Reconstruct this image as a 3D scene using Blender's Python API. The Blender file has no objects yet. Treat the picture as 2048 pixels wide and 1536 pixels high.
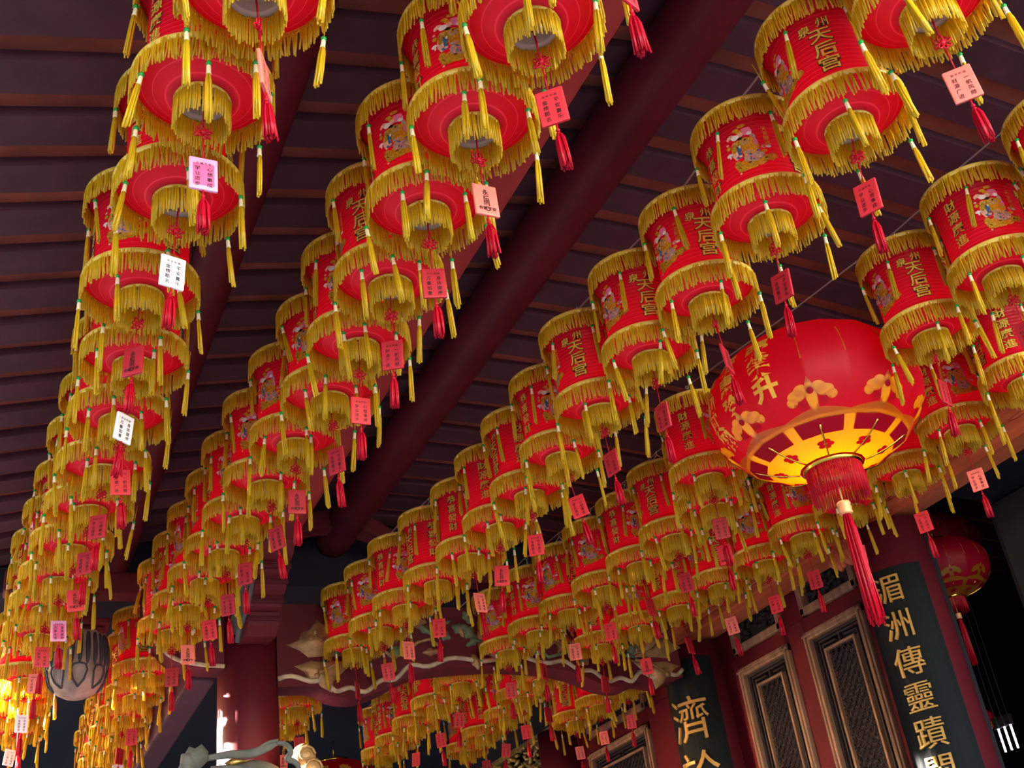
import bpy, bmesh, math, random
from mathutils import Vector, Matrix
PI = math.pi
S = 0.42          # one unit of the layout = the width of a small lantern's lower ring, in metres
ZC = 1.6          # eye height
def W(x, y, z): return Vector((x*S, y*S, z*S + ZC))

sc = bpy.context.scene
COL = sc.collection
# ------------------------------------------------------------------ camera
cam_d = bpy.data.cameras.new('camera'); cam = bpy.data.objects.new('camera', cam_d); COL.objects.link(cam)
R_ = Vector((0.90950559, -0.3963685, -0.12526609)); U_ = Vector((-0.09884373, -0.4989114, 0.86099787)); F_ = Vector((0.40376911, 0.77070061, 0.49294125))
m = Matrix((R_, U_, -F_)).transposed().to_4x4(); m.translation = Vector((0, 0, ZC)); cam.matrix_world = m
cam_d.sensor_width = 36.0; cam_d.lens = 36.0*2282.23/2048.0; cam_d.clip_end = 300; cam_d.clip_start = 0.05
sc.camera = cam
# ------------------------------------------------------------------ sky, sun, exposure
wd = bpy.data.worlds.new('world'); sc.world = wd; wd.use_nodes = True
nt = wd.node_tree; nt.nodes.clear()
sky = nt.nodes.new('ShaderNodeTexSky'); sky.sky_type = 'NISHITA'; sky.sun_disc = False
sky.sun_elevation = math.radians(13); sky.sun_rotation = math.radians(-63); sky.altitude = 50; sky.air_density = 1.0; sky.dust_density = 1.5
bg = nt.nodes.new('ShaderNodeBackground'); bg.inputs['Strength'].default_value = 1.0
wo = nt.nodes.new('ShaderNodeOutputWorld'); nt.links.new(sky.outputs[0], bg.inputs['Color']); nt.links.new(bg.outputs[0], wo.inputs['Surface'])
sun_d = bpy.data.lights.new('sun', 'SUN'); sun_d.energy = 40.0; sun_d.angle = math.radians(0.6); sun_d.color = (1.0, 0.93, 0.8)
sun = bpy.data.objects.new('sun', sun_d); COL.objects.link(sun)
el = math.radians(13); sdir = Vector((-0.855*math.cos(el), 0.518*math.cos(el), math.sin(el)))
sun.rotation_euler = sdir.to_track_quat('Z', 'Y').to_euler()
sc.view_settings.view_transform = 'Standard'; sc.view_settings.look = 'None'; sc.view_settings.gamma = 1.0
sc.view_settings.use_curve_mapping = False; sc.view_settings.exposure = 2.85
sc.cycles.max_bounces = 7; sc.cycles.diffuse_bounces = 5; sc.cycles.transmission_bounces = 5; sc.cycles.transparent_max_bounces = 8
sc.cycles.sample_clamp_indirect = 6.0

# ------------------------------------------------------------------ materials
def srgb(r, g, b):
    f = lambda c: c/12.92 if c <= 0.04045 else ((c+0.055)/1.055)**2.4
    return (f(r/255), f(g/255), f(b/255), 1.0)
def newmat(name):
    mt = bpy.data.materials.new(name); mt.use_nodes = True; t = mt.node_tree
    p = t.nodes['Principled BSDF']; return mt, t, p
def plain(name, col, rough=0.6, metal=0.0, spec=0.4, noise=0.0, scale=8.0, bump=0.0, stretch=None):
    mt, t, p = newmat(name)
    p.inputs['Base Color'].default_value = col; p.inputs['Roughness'].default_value = rough
    p.inputs['Metallic'].default_value = metal; p.inputs['Specular IOR Level'].default_value = spec
    if noise or bump:
        tc = t.nodes.new('ShaderNodeTexCoord'); n = t.nodes.new('ShaderNodeTexNoise'); n.inputs['Scale'].default_value = scale; n.inputs['Detail'].default_value = 6
        if stretch:
            mp = t.nodes.new('ShaderNodeMapping'); mp.inputs['Scale'].default_value = stretch
            t.links.new(tc.outputs['Object'], mp.inputs['Vector']); t.links.new(mp.outputs[0], n.inputs['Vector'])
        else: t.links.new(tc.outputs['Object'], n.inputs['Vector'])
        if noise:
            r = t.nodes.new('ShaderNodeValToRGB'); c0 = [c*(1-noise) for c in col[:3]]; c1 = [min(1, c*(1+noise)) for c in col[:3]]
            r.color_ramp.elements[0].position = 0.3; r.color_ramp.elements[1].position = 0.7
            r.color_ramp.elements[0].color = (*c0, 1); r.color_ramp.elements[1].color = (*c1, 1)
            t.links.new(n.outputs['Fac'], r.inputs['Fac']); t.links.new(r.outputs[0], p.inputs['Base Color'])
        if bump:
            b = t.nodes.new('ShaderNodeBump'); b.inputs['Strength'].default_value = bump; b.inputs['Distance'].default_value = 0.01
            t.links.new(n.outputs['Fac'], b.inputs['Height']); t.links.new(b.outputs[0], p.inputs['Normal'])
    return mt
def cloth(name, col, tcol, tr=0.45, gloss=0.06, rough=0.4, pitch=None, rib=None, noise=0.0):
    """Thin fabric: diffuse on the lit side, light through from the far side, a little satin sheen."""
    mt = bpy.data.materials.new(name); mt.use_nodes = True; t = mt.node_tree; t.nodes.clear(); L = t.links
    out = t.nodes.new('ShaderNodeOutputMaterial'); d = t.nodes.new('ShaderNodeBsdfDiffuse'); tl = t.nodes.new('ShaderNodeBsdfTranslucent')
    g = t.nodes.new('ShaderNodeBsdfGlossy'); g.inputs['Roughness'].default_value = rough; g.inputs['Color'].default_value = (1, 1, 1, 1)
    m1 = t.nodes.new('ShaderNodeMixShader'); m1.inputs[0].default_value = tr
    m2 = t.nodes.new('ShaderNodeMixShader'); m2.inputs[0].default_value = gloss
    d.inputs['Color'].default_value = col; tl.inputs['Color'].default_value = tcol
    L.new(d.outputs[0], m1.inputs[1]); L.new(tl.outputs[0], m1.inputs[2]); L.new(m1.outputs[0], m2.inputs[1]); L.new(g.outputs[0], m2.inputs[2]); L.new(m2.outputs[0], out.inputs['Surface'])
    tc = t.nodes.new('ShaderNodeTexCoord')
    if pitch:
        sx = t.nodes.new('ShaderNodeSeparateXYZ'); L.new(tc.outputs['Object'], sx.inputs[0])
        mu = t.nodes.new('ShaderNodeMath'); mu.operation = 'MULTIPLY'; mu.inputs[1].default_value = 2*PI/pitch; L.new(sx.outputs['Z'], mu.inputs[0])
        si = t.nodes.new('ShaderNodeMath'); si.operation = 'SINE'; L.new(mu.outputs[0], si.inputs[0])
        nz = t.nodes.new('ShaderNodeTexNoise'); nz.inputs['Scale'].default_value = 30; L.new(tc.outputs['Object'], nz.inputs['Vector'])
        ad = t.nodes.new('ShaderNodeMath'); ad.operation = 'ADD'; L.new(si.outputs[0], ad.inputs[0]); L.new(nz.outputs['Fac'], ad.inputs[1])
        b = t.nodes.new('ShaderNodeBump'); b.inputs['Strength'].default_value = 0.14; b.inputs['Distance'].default_value = 0.003
        L.new(ad.outputs[0], b.inputs['Height'])
        for s_ in (d, tl, g): L.new(b.outputs[0], s_.inputs['Normal'])
        r = t.nodes.new('ShaderNodeValToRGB'); r.color_ramp.elements[0].position = 0.9; r.color_ramp.elements[0].color = col
        r.color_ramp.elements[1].position = 0.99; r.color_ramp.elements[1].color = rib; L.new(si.outputs[0], r.inputs['Fac']); L.new(r.outputs[0], d.inputs['Color'])
    elif noise:
        oi = t.nodes.new('ShaderNodeTexNoise'); oi.inputs['Scale'].default_value = 70; L.new(tc.outputs['Object'], oi.inputs['Vector'])
        r = t.nodes.new('ShaderNodeValToRGB'); r.color_ramp.elements[0].position = 0.35; r.color_ramp.elements[1].position = 0.65
        r.color_ramp.elements[0].color = tuple(c*(1-noise) for c in col[:3])+(1,); r.color_ramp.elements[1].color = col
        L.new(oi.outputs['Fac'], r.inputs['Fac']); L.new(r.outputs[0], d.inputs['Color'])
    return mt
def emit(name, col, strength):
    mt, t, p = newmat(name); p.inputs['Base Color'].default_value = col; p.inputs['Emission Color'].default_value = col; p.inputs['Emission Strength'].default_value = strength
    return mt

M = {}
M['fabric'] = cloth('red_lantern_fabric', srgb(184, 6, 48), srgb(255, 18, 40), 0.5, 0.025, 0.4, pitch=0.0195, rib=srgb(236, 72, 104))
M['fringe'] = cloth('yellow_fringe_thread', srgb(255, 214, 40), srgb(255, 214, 40), 0.55, 0.03, 0.35, noise=0.1)
M['braid'] = cloth('golden_braid', srgb(252, 214, 96), srgb(255, 190, 60), 0.2, 0.06, 0.4)
M['bead'] = plain('green_bead', srgb(20, 150, 60), 0.25)
M['collar'] = plain('cream_tassel_collar', srgb(245, 225, 185), 0.5)
M['gold'] = plain('gold_embroidery', srgb(245, 206, 84), 0.38, 0.35, 0.5, noise=0.25, scale=120)
M['outline'] = plain('dark_embroidery_edge', srgb(66, 30, 14), 0.7)
M['neck'] = plain('white_lamp_plate', srgb(206, 180, 172), 0.5)
M['hole'] = plain('dark_vent_hole', srgb(25, 18, 16), 0.8)
M['red_tassel'] = cloth('red_silk_thread', srgb(196, 6, 38), srgb(240, 16, 44), 0.3, 0.02, 0.4)
M['ink'] = plain('black_ink', srgb(34, 14, 14), 0.6)
M['pl_red'] = plain('red_plaque_wood', srgb(214, 40, 52), 0.5, noise=0.06, scale=14)
M['pl_salmon'] = plain('salmon_plaque_wood', srgb(238, 110, 96), 0.5, noise=0.06, scale=14)
M['pl_dark'] = plain('deep_red_plaque_wood', srgb(176, 24, 40), 0.5, noise=0.06, scale=14)
M['pl_pink'] = plain('pink_plaque_wood', srgb(236, 150, 190), 0.5)
M['pl_white'] = plain('white_plaque_face', srgb(246, 232, 240), 0.5)
M['steel'] = plain('galvanised_wire', srgb(176, 168, 162), 0.5, 0.2)
M['maroon'] = plain('maroon_paint', srgb(100, 28, 38), 0.55, spec=0.18, noise=0.16, scale=3.0, bump=0.05)
M['maroon_gloss'] = plain('maroon_column_lacquer', srgb(88, 22, 32), 0.5, spec=0.15, noise=0.12, scale=4.0, stretch=(1, 1, 0.2))
M['rafter'] = plain('plum_rafter_paint', srgb(84, 46, 56), 0.6, noise=0.18, scale=5.0, bump=0.15)
M['beam_lit'] = plain('brightened_beam_paint', srgb(168, 58, 60), 0.6, spec=0.15, noise=0.15, scale=2.5)  # lighter maroon copy: daylight on the eave beam put into its colour
M['tile'] = plain('terracotta_roof_tile', srgb(156, 76, 58), 0.8, noise=0.3, scale=4.0, bump=0.2)
M['dark_wood'] = plain('dark_lattice_wood', srgb(50, 38, 40), 0.65, spec=0.15, noise=0.2, scale=10)
M['brown_wood'] = plain('weathered_brown_frame', srgb(140, 100, 78), 0.65, spec=0.15, noise=0.35, scale=6, bump=0.2, stretch=(3, 3, 0.5))
M['orange_wood'] = plain('orange_brown_beam_wood', srgb(206, 98, 62), 0.5, noise=0.2, scale=5, bump=0.1, stretch=(2, 0.4, 2))
M['door_red'] = plain('door_red_paint', srgb(84, 10, 22), 0.6, spec=0.12, noise=0.12, scale=5, bump=0.08)
M['void'] = plain('dark_interior_fill', srgb(30, 24, 32), 0.9)  # darkness of the unlit interior put into the colour
M['far'] = plain('dark_backdrop', srgb(34, 32, 48), 0.9, noise=0.2, scale=0.7)  # navy that stands in for the darkness beyond the cross beam
M['board'] = plain('black_lacquer_board', srgb(14, 15, 17), 0.7, spec=0.15, noise=0.15, scale=6)
M['board_gold'] = plain('gilded_board_lettering', srgb(176, 128, 62), 0.4, 0.25)
M['cream'] = plain('cream_painted_edge', srgb(190, 160, 130), 0.6, noise=0.35, scale=12)
M['carve'] = plain('gilded_carving', srgb(168, 122, 78), 0.45, 0.25, noise=0.4, scale=16)
M['carve_green'] = plain('faded_green_carving', srgb(104, 116, 84), 0.6, noise=0.4, scale=18)
M['gilt'] = plain('old_gold_leaf', srgb(190, 150, 84), 0.35, 0.6, noise=0.4, scale=25)
M['stone'] = plain('grey_carved_stone', srgb(92, 88, 84), 0.7, noise=0.35, scale=9, bump=0.3)
M['bud'] = plain('weathered_painted_wood', srgb(150, 124, 112), 0.65, noise=0.45, scale=9, bump=0.2)
M['bud_dark'] = plain('dark_petal_groove', srgb(64, 56, 60), 0.7, noise=0.3, scale=9)
M['granite'] = plain('granite_paving', srgb(104, 98, 92), 0.8, noise=0.15, scale=1.5)
M['plaster'] = plain('sun_block_plaster', srgb(120, 112, 104), 0.9, noise=0.1, scale=0.6)  # only on the unseen sun-blocking walls
M['grey_pillar'] = plain('grey_stone_pillar', srgb(62, 56, 54), 0.85, spec=0.1, noise=0.2, scale=2.5, bump=0.1)
M['big_fabric'] = cloth('big_lantern_red_silk', srgb(150, 3, 36), srgb(255, 12, 26), 0.32, 0.015, 0.5)
M['big_gold'] = cloth('printed_gold_foil', srgb(160, 118, 20), srgb(255, 196, 0), 0.62, 0.05, 0.35)
M['gold_paint'] = plain('gold_painted_lettering', srgb(240, 176, 60), 0.45, 0.1)
M['brass'] = plain('polished_brass', srgb(232, 190, 80), 0.22, 1.0)
M['tube'] = emit('fluorescent_tube_light', (1, 0.95, 1, 1), 3.0)
M['small_bulb'] = emit('small_warm_bulb', (1, 0.7, 0.35, 1), 2.0)
M['bulb'] = emit('warm_bulb', (1, 0.75, 0.4, 1), 30.0)
M['f_white'] = plain('white_thread', srgb(240, 225, 225), 0.5)
M['f_pink'] = plain('pink_thread', srgb(240, 120, 160), 0.5)
M['f_blush'] = plain('blush_thread', srgb(236, 176, 150), 0.5, noise=0.2, scale=110)
M['f_blue'] = plain('blue_thread', srgb(60, 104, 160), 0.5)
M['f_orange'] = plain('orange_thread', srgb(232, 150, 30), 0.45, 0.2, noise=0.3, scale=130)
M['f_grey'] = plain('mauve_thread', srgb(190, 146, 140), 0.5, noise=0.3, scale=90)
M['f_black'] = plain('black_thread', srgb(18, 14, 16), 0.5)
M['f_gold'] = plain('gold_thread', srgb(222, 170, 50), 0.35, 0.4, noise=0.4, scale=110)

# ------------------------------------------------------------------ mesh helper
class MB:
    def __init__(s): s.v = []; s.f = []; s.m = []; s.sm = []
    def add(s, vs, fs, mi=0, smooth=True, mat=None):
        o = len(s.v)
        s.v += [tuple(mat @ Vector(p)) if mat is not None else tuple(p) for p in vs]
        for f in fs: s.f.append(tuple(i+o for i in f)); s.m.append(mi); s.sm.append(smooth)
    def box(s, x0, x1, y0, y1, z0, z1, mi=0, mat=None):
        vs = [(x, y, z) for x in (x0, x1) for y in (y0, y1) for z in (z0, z1)]
        s.add(vs, [(0, 1, 3, 2), (4, 6, 7, 5), (0, 4, 5, 1), (2, 3, 7, 6), (0, 2, 6, 4), (1, 5, 7, 3)], mi, False, mat)
    def bbox(s, x0, x1, y0, y1, z0, z1, b=0.03, mi=0, mat=None):
        """box with bevelled edges"""
        bm = bmesh.new(); bmesh.ops.create_cube(bm, size=1.0)
        for v in bm.verts: v.co = Vector(((x0+x1)/2+v.co.x*(x1-x0), (y0+y1)/2+v.co.y*(y1-y0), (z0+z1)/2+v.co.z*(z1-z0)))
        bmesh.ops.bevel(bm, geom=list(bm.edges), offset=min(b, abs(x1-x0)*.4, abs(y1-y0)*.4, abs(z1-z0)*.4), segments=2, affect='EDGES', profile=0.6)
        bm.verts.index_update()
        s.add([v.co for v in bm.verts], [[v.index for v in f.verts] for f in bm.faces], mi, False, mat); bm.free()
    def tube(s, pts, rad, n=8, mi=0, caps=True, mat=None):
        pts = [Vector(p) for p in pts]; k = len(pts)
        if not hasattr(rad, '__len__'): rad = [rad]*k
        vs = []; up = None
        for i, p in enumerate(pts):
            d = (pts[min(i+1, k-1)]-pts[max(i-1, 0)]).normalized()
            if up is None:
                up = Vector((0, 0, 1)) if abs(d.z) < 0.9 else Vector((1, 0, 0))
            a = up - d*up.dot(d)
            if a.length < 1e-6: a = d.orthogonal()
            a.normalize(); up = a; b = d.cross(a)
            for j in range(n):
                t = 2*PI*j/n; vs.append(p + (a*math.cos(t)+b*math.sin(t))*rad[i])
        fs = [(i*n+j, i*n+(j+1) % n, (i+1)*n+(j+1) % n, (i+1)*n+j) for i in range(k-1) for j in range(n)]
        if caps: fs += [tuple(range(n-1, -1, -1)), tuple((k-1)*n+j for j in range(n))]
        s.add(vs, fs, mi, True, mat)
    def lathe(s, prof, n=48, mi=0, mat=None, close=False, smooth=True):
        k = len(prof); vs = []; 
        for r, z in prof:
            for j in range(n): t = 2*PI*j/n; vs.append((r*math.cos(t), r*math.sin(t), z))
        fs = [(i*n+j, i*n+(j+1) % n, (i+1)*n+(j+1) % n, (i+1)*n+j) for i in range(k-1) for j in range(n)]
        if close: fs += [tuple(range(n-1, -1, -1)), tuple((k-1)*n+j for j in range(n))]
        s.add(vs, fs, mi, smooth, mat)
    def ball(s, c, r, n=10, mi=0, sc_=(1, 1, 1), mat=None):
        prof = [(math.cos(a), math.sin(a)) for a in [(-0.5+i/(n-3 if n > 6 else 4))*PI for i in range((n-3 if n > 6 else 4)+1)]]
        k = len(prof); vs = []
        for rr, z in prof:
            for j in range(n): t = 2*PI*j/n; vs.append((c[0]+r*sc_[0]*max(rr, 1e-4)*math.cos(t), c[1]+r*sc_[1]*max(rr, 1e-4)*math.sin(t), c[2]+r*sc_[2]*z))
        s.add(vs, [(i*n+j, i*n+(j+1) % n, (i+1)*n+(j+1) % n, (i+1)*n+j) for i in range(k-1) for j in range(n)], mi, True, mat)
    def prism(s, poly, fn0, fn1, mi=0, smooth=False, mat=None):
        """poly of 2-D points; fn0/fn1 map a 2-D point to the two end faces"""
        n = len(poly); vs = [fn0(*p) for p in poly]+[fn1(*p) for p in poly]
        fs = [tuple(range(n)), tuple(range(2*n-1, n-1, -1))]+[(i, i+n, (i+1) % n+n, (i+1) % n) for i in range(n)]
        s.add(vs, fs, mi, smooth, mat)
    def mesh(s, name, mats, world=False):
        me = bpy.data.meshes.new(name)
        me.from_pydata([(x*S, y*S, z*S+(ZC if world else 0)) for x, y, z in s.v], [], s.f)
        for mt in (mats if isinstance(mats, (list, tuple)) else [mats]): me.materials.append(mt)
        me.polygons.foreach_set('material_index', s.m); me.polygons.foreach_set('use_smooth', s.sm); me.update()
        bm = bmesh.new(); bm.from_mesh(me); bmesh.ops.recalc_face_normals(bm, faces=bm.faces); bm.to_mesh(me); bm.free()
        return me
def link(name, me, parent=None, loc=(0, 0, 0), rot=(0, 0, 0)):
    o = bpy.data.objects.new(name, me); COL.objects.link(o)
    o.location = loc; o.rotation_euler = rot
    if parent: o.parent = parent
    return o
def tag(o, label, cat=None, group=None, kind=None):
    if label: o['label'] = label
    if cat: o['category'] = cat
    if group: o['group'] = group
    if kind: o['kind'] = kind
    return o
def thing(name, label, cat, loc, rz=0.0, group=None):
    return tag(link(name, None, None, loc, (0, 0, rz)), label, cat, group)
def struct(name, mb, mats, label=None):
    o = link(name, mb.mesh(name, mats, True)); o['kind'] = 'structure'
    if label: o['label'] = label
    return o

# ------------------------------------------------------------------ lettering
_tc = {}
def glyph(ch, off=0.0):
    key = (ch, off)
    if key not in _tc:
        c = bpy.data.curves.new('glyph', 'FONT'); c.body = ch; c.size = 1.0; c.offset = off; c.resolution_u = 3; c.fill_mode = 'FRONT'
        o = bpy.data.objects.new('glyph', c); COL.objects.link(o); dg = bpy.context.evaluated_depsgraph_get()
        me = bpy.data.meshes.new_from_object(o.evaluated_get(dg)); bpy.data.objects.remove(o)
        vs = [v.co.copy() for v in me.vertices]; fs = [tuple(p.vertices) for p in me.polygons]
        if vs:
            x0 = min(v.x for v in vs); x1 = max(v.x for v in vs); y0 = min(v.y for v in vs); y1 = max(v.y for v in vs)
            h = 0.92
            for v in vs: v.x = (v.x-(x0+x1)/2)/h; v.y = (v.y-(y0+y1)/2)/h
        _tc[key] = (vs, fs); bpy.data.meshes.remove(me); bpy.data.curves.remove(c)
    return _tc[key]
def glyph_cut(ch, off, cuts=5):
    """glyph with its faces cut by upright lines, so that it can be bent round a drum"""
    key = (ch, off, cuts)
    if key not in _tc:
        vs, fs = glyph(ch, off); bm = bmesh.new(); bv = [bm.verts.new(v) for v in vs]
        for f in fs:
            try: bm.faces.new([bv[i] for i in f])
            except ValueError: pass
        for i in range(1, cuts+1):
            x = -0.5+i/(cuts+1)
            bmesh.ops.bisect_plane(bm, geom=list(bm.verts)+list(bm.edges)+list(bm.faces), plane_co=(x, 0, 0), plane_no=(1, 0, 0))
        bm.verts.index_update(); _tc[key] = ([v.co.copy() for v in bm.verts], [tuple(v.index for v in f.verts) for f in bm.faces]); bm.free()
    return _tc[key]
def bend(mb, ch, h, a0, zc, rad, off=0.0, mi=0, xs=0.0, wide=1.0):
    vs, fs = glyph_cut(ch, off)
    out = []
    for v in vs:
        a = a0+(xs+v.x*h*wide)/rad; out.append((rad*math.cos(a), rad*math.sin(a), zc+v.y*h))
    mb.add(out, fs, mi, False)
def flat(mb, ch, h, cx, cy, fn, off=0.0, mi=0, wide=1.0):
    vs, fs = glyph(ch, off); mb.add([fn(cx+v.x*h*wide, cy+v.y*h) for v in vs], fs, mi, False)

# ================================================================== THE BUILDING
RZ = [(-2.3, 7.525), (2.0, 8.6), (4.4, 9.05), (6.0, 9.32), (8.0, 9.28), (11, 9.0), (15.5, 8.45), (24, 7.6)]   # underside of the rafters
def roof_z(x):
    for (a, za), (b, zb) in zip(RZ, RZ[1:]):
        if x <= b: return za+(zb-za)*(x-a)/(b-a)
    return RZ[-1][1]
g = MB(); g.box(-40, 60, -40, 110, -ZC/S-0.2, -ZC/S); struct('floor', g, M['granite'])
g = MB(); g.prism([(-14.0, -4), (-15.0, -4), (-15.0, 13.5), (-14.0, 13.5)], lambda x, z: (x, -24, z), lambda x, z: (x, 29.5, z)); struct('wall_sun_block', g, M['plaster'])  # unseen wall added to keep the sun off the near rows
g = MB(); g.prism([(-14.0, -4), (-15.0, -4), (-15.0, 13.5), (-14.0, 13.5)], lambda x, z: (x, 31.4, z), lambda x, z: (x, 75, z)); struct('wall_sun_block', g, M['plaster'])  # second added sun blocker; the gap between them lets a slit of sun in
Y0R, Y1R = -7.0, 46.0
pol = [(x, z+0.12) for x, z in RZ]+[(x, z+0.5) for x, z in reversed(RZ)]
g = MB(); g.prism(pol, lambda x, z: (x, Y0R, z), lambda x, z: (x, Y1R, z)); struct('ceiling', g, M['tile'])
random.seed(3)
PITCH = 0.735; y = 7.62-20*PITCH; k = 0
while y < Y1R:
    g = MB(); w = 0.435+random.uniform(-.015, .015); dz = random.uniform(-.012, .012)
    if y < 21.2:
        pol = [(x, z+dz) for x, z in RZ]+[(x, z+0.125) for x, z in reversed(RZ)]
        g.prism(pol, lambda x, z: (x, y-w/2, z), lambda x, z: (x, y+w/2, z))
        o = struct('rafter', g, M['rafter'])
    y += PITCH; k += 1
g = MB(); g.prism([(-2.2, 7.46), (2.5, 8.1), (14.2, 8.1), (24, 7.5), (24, 7.7), (14.2, 8.3), (2.5, 8.3), (-2.2, 7.62)], lambda x, z: (x, 20.6, z), lambda x, z: (x, Y1R, z)); struct('ceiling_dark_sheet', g, M['far'])  # added dark sheet in place of the darkness beyond the beam
g = MB(); g.prism([(-2.2, 7.4), (2.5, 7.95), (14.2, 7.95), (14.2, 8.6), (6, 9.4), (-2.2, 7.6)], lambda x, z: (x, 20.4, z), lambda x, z: (x, 20.62, z)); struct('wall_shade_panel', g, M['far'])  # added dark panel, imitates the deep shadow where the logs end
g = MB(); g.box(-2.48, -2.28, Y0R, Y1R, 7.25, 8.05); struct('eave_board', g, M['maroon'])
def log(name, x, z, r, y0, y1, mt='maroon'):
    g = MB(); n = 28
    g.tube([(x, y0+(y1-y0)*i/12, z) for i in range(13)], r, n); return struct(name, g, M[mt])
log('roof_purlin', 2.12, 8.3, 0.27, Y0R, 20.6)
log('roof_purlin', 6.2, 8.93, 0.37, Y0R, 20.6)
log('roof_purlin', -1.5, 7.5, 0.2, Y0R, Y1R)
log('eave_beam', 4.3, 8.12, 0.56, Y0R, 20.6, 'beam_lit')
# far ends of the halls, dark
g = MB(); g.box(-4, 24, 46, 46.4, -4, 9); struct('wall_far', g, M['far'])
g = MB(); g.box(21.5, 22, -7, 46, -4, 9); struct('wall_light_stop', g, M['void'])
g = MB(); g.box(13.6, 22, 3.7, 4.0, -4, 8.7); struct('wall_light_stop', g, M['void'])  # unseen wall added to keep daylight out of the aisle
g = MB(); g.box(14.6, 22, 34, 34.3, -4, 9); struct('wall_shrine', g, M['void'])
g = MB(); g.bbox(16, 18.2, 11.0, 13.35, -3.8, 7.05, 0.12); struct('pillar_side', g, M['grey_pillar'])
# columns
def column(name, x, y, r, z1, mt='maroon_gloss'):
    g = MB(); n = 40; prof = [(r*1.12, -3.8), (r*1.12, -3.3), (r*1.02, -3.2), (r, 1), (r*0.99, 5), (r*0.96, z1)]
    vs = Matrix.Translation((x, y, 0)); g.lathe(prof, n, 0, vs, True); return struct(name, g, M[mt])
column('column_porch', 4.3, 19.5, 0.52, 7.75)
column('column_hall', 13.65, 13.45, 0.56, 6.55)
column('column_hall', 13.7, 19.75, 0.6, 6.55)
column('column_hall', 13.7, 26.4, 0.56, 6.55)
# carved cross beam from the porch column to the hall column
def smooth_curve(pts, n=6):
    out = []
    P = [Vector(p) for p in pts]; P = [P[0]*2-P[1]]+P+[P[-1]*2-P[-2]]
    for i in range(1, len(P)-2):
        for j in range(n):
            t = j/n; a, b, c_, d = P[i-1], P[i], P[i+1], P[i+2]
            out.append(0.5*((2*b)+(c_-a)*t+(2*a-5*b+4*c_-d)*t*t+(3*b-a-3*c_+d)*t**3))
    out.append(P[-2]); return out
bot = [(4.75, 5.66), (5.4, 5.66), (5.75, 5.5), (6.2, 5.46), (6.7, 5.62), (7.2, 5.86), (7.9, 5.98), (9.0, 6.04), (10.0, 5.98), (10.6, 5.86), (11.1, 5.66), (11.6, 5.6), (12.0, 5.72), (12.5, 5.68), (12.95, 5.8)]
bc = [(p.x, p.y) for p in smooth_curve([(a, b, 0) for a, b in bot])]
g = MB()
for (xa, za), (xb, zb) in zip(bc, bc[1:]):
    g.prism([(xa, za), (xb, zb), (xb, 7.15), (xa, 7.15)], lambda x, z: (x, 19.22, z), lambda x, z: (x, 19.78, z))
beam = struct('beam_carved', g, M['maroon'], 'maroon cross beam with gilded carvings between round column and hall')
g = MB(); wave = []
for i, (x, z) in enumerate(bc): wave.append((x, 19.19, z+0.13+0.05*math.sin(i*0.9)))
g.tube(wave, 0.045, 6); o = link('edge_moulding', g.mesh('edge_moulding', M['cream'], True), beam)
def leafpoly(cx, cz, L, wd, ang, n=10):
    pts = []
    for i in range(n+1): t = i/n; pts.append((t*L, wd*math.sin(PI*t)**0.8*(1+0.25*math.sin(t*14))))
    for i in range(n-1, 0, -1): t = i/n; pts.append((t*L, -wd*math.sin(PI*t)**0.8*(1+0.25*math.sin(t*14))))
    ca, sa = math.cos(ang), math.sin(ang); return [(cx+a*ca-b*sa, cz+a*sa+b*ca) for a, b in pts]
def relief(mb, poly, y0, d, mi=0): 
    cx = sum(p[0] for p in poly)/len(poly); cz = sum(p[1] for p in poly)/len(poly); n = len(poly)
    vs = [(x, y0, z) for x, z in poly]+[(cx+(x-cx)*.8, y0-d*.8, cz+(z-cz)*.8) for x, z in poly]+[(cx, y0-d, cz)]
    mb.add(vs, [(i, (i+1) % n, n+(i+1) % n, n+i) for i in range(n)]+[(n+i, n+(i+1) % n, 2*n) for i in range(n)], mi, True)
def end_leaf(mir):
    g = MB(); fx = (lambda x: x) if not mir else (lambda x: 17.95-x)
    up = [(6.15, 6.2), (5.95, 6.45), (5.78, 6.85), (5.6, 6.78), (5.48, 6.88), (5.36, 6.7), (5.2, 6.62), (5.12, 6.48), (4.92, 6.4), (5.15, 6.3), (5.3, 6.18), (5.6, 6.2)]
    lo = [(6.15, 6.15), (5.6, 6.1), (5.35, 6.12), (5.05, 6.02), (5.22, 5.92), (5.28, 5.8), (5.42, 5.78), (5.5, 5.66), (5.7, 5.55), (5.74, 5.76), (5.9, 5.9)]
    for q in (up, lo): relief(g, [(fx(a), b) for a, b in q], 19.22, 0.09)
    g.tube([(fx(6.1), 19.12, 6.18), (fx(5.7), 19.1, 6.3), (fx(5.42), 19.11, 6.55)], [.03, .025, .02], 6)
    g.tube([(fx(6.1), 19.12, 6.12), (fx(5.7), 19.1, 6.0), (fx(5.45), 19.11, 5.86)], [.03, .025, .02], 6)
    for a, b in ((5.42, 6.6), (5.34, 6.5), (5.48, 5.9), (5.42, 5.83)): g.ball((fx(a), 19.12, b), 0.05, 8, 0, (1, .6, 1))
    link('carved_leaf', g.mesh('carved_leaf', M['carve'], True), beam)
end_leaf(False); end_leaf(True)
random.seed(8); g = MB()
for i in range(15): g.ball((9.15+random.uniform(-.55, .6), 19.2, 6.5+random.uniform(-.22, .28)), random.uniform(.12, .19), 10, 0, (1, .6, 1))
link('carved_fruit', g.mesh('carved_fruit', M['carve'], True), beam)
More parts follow.
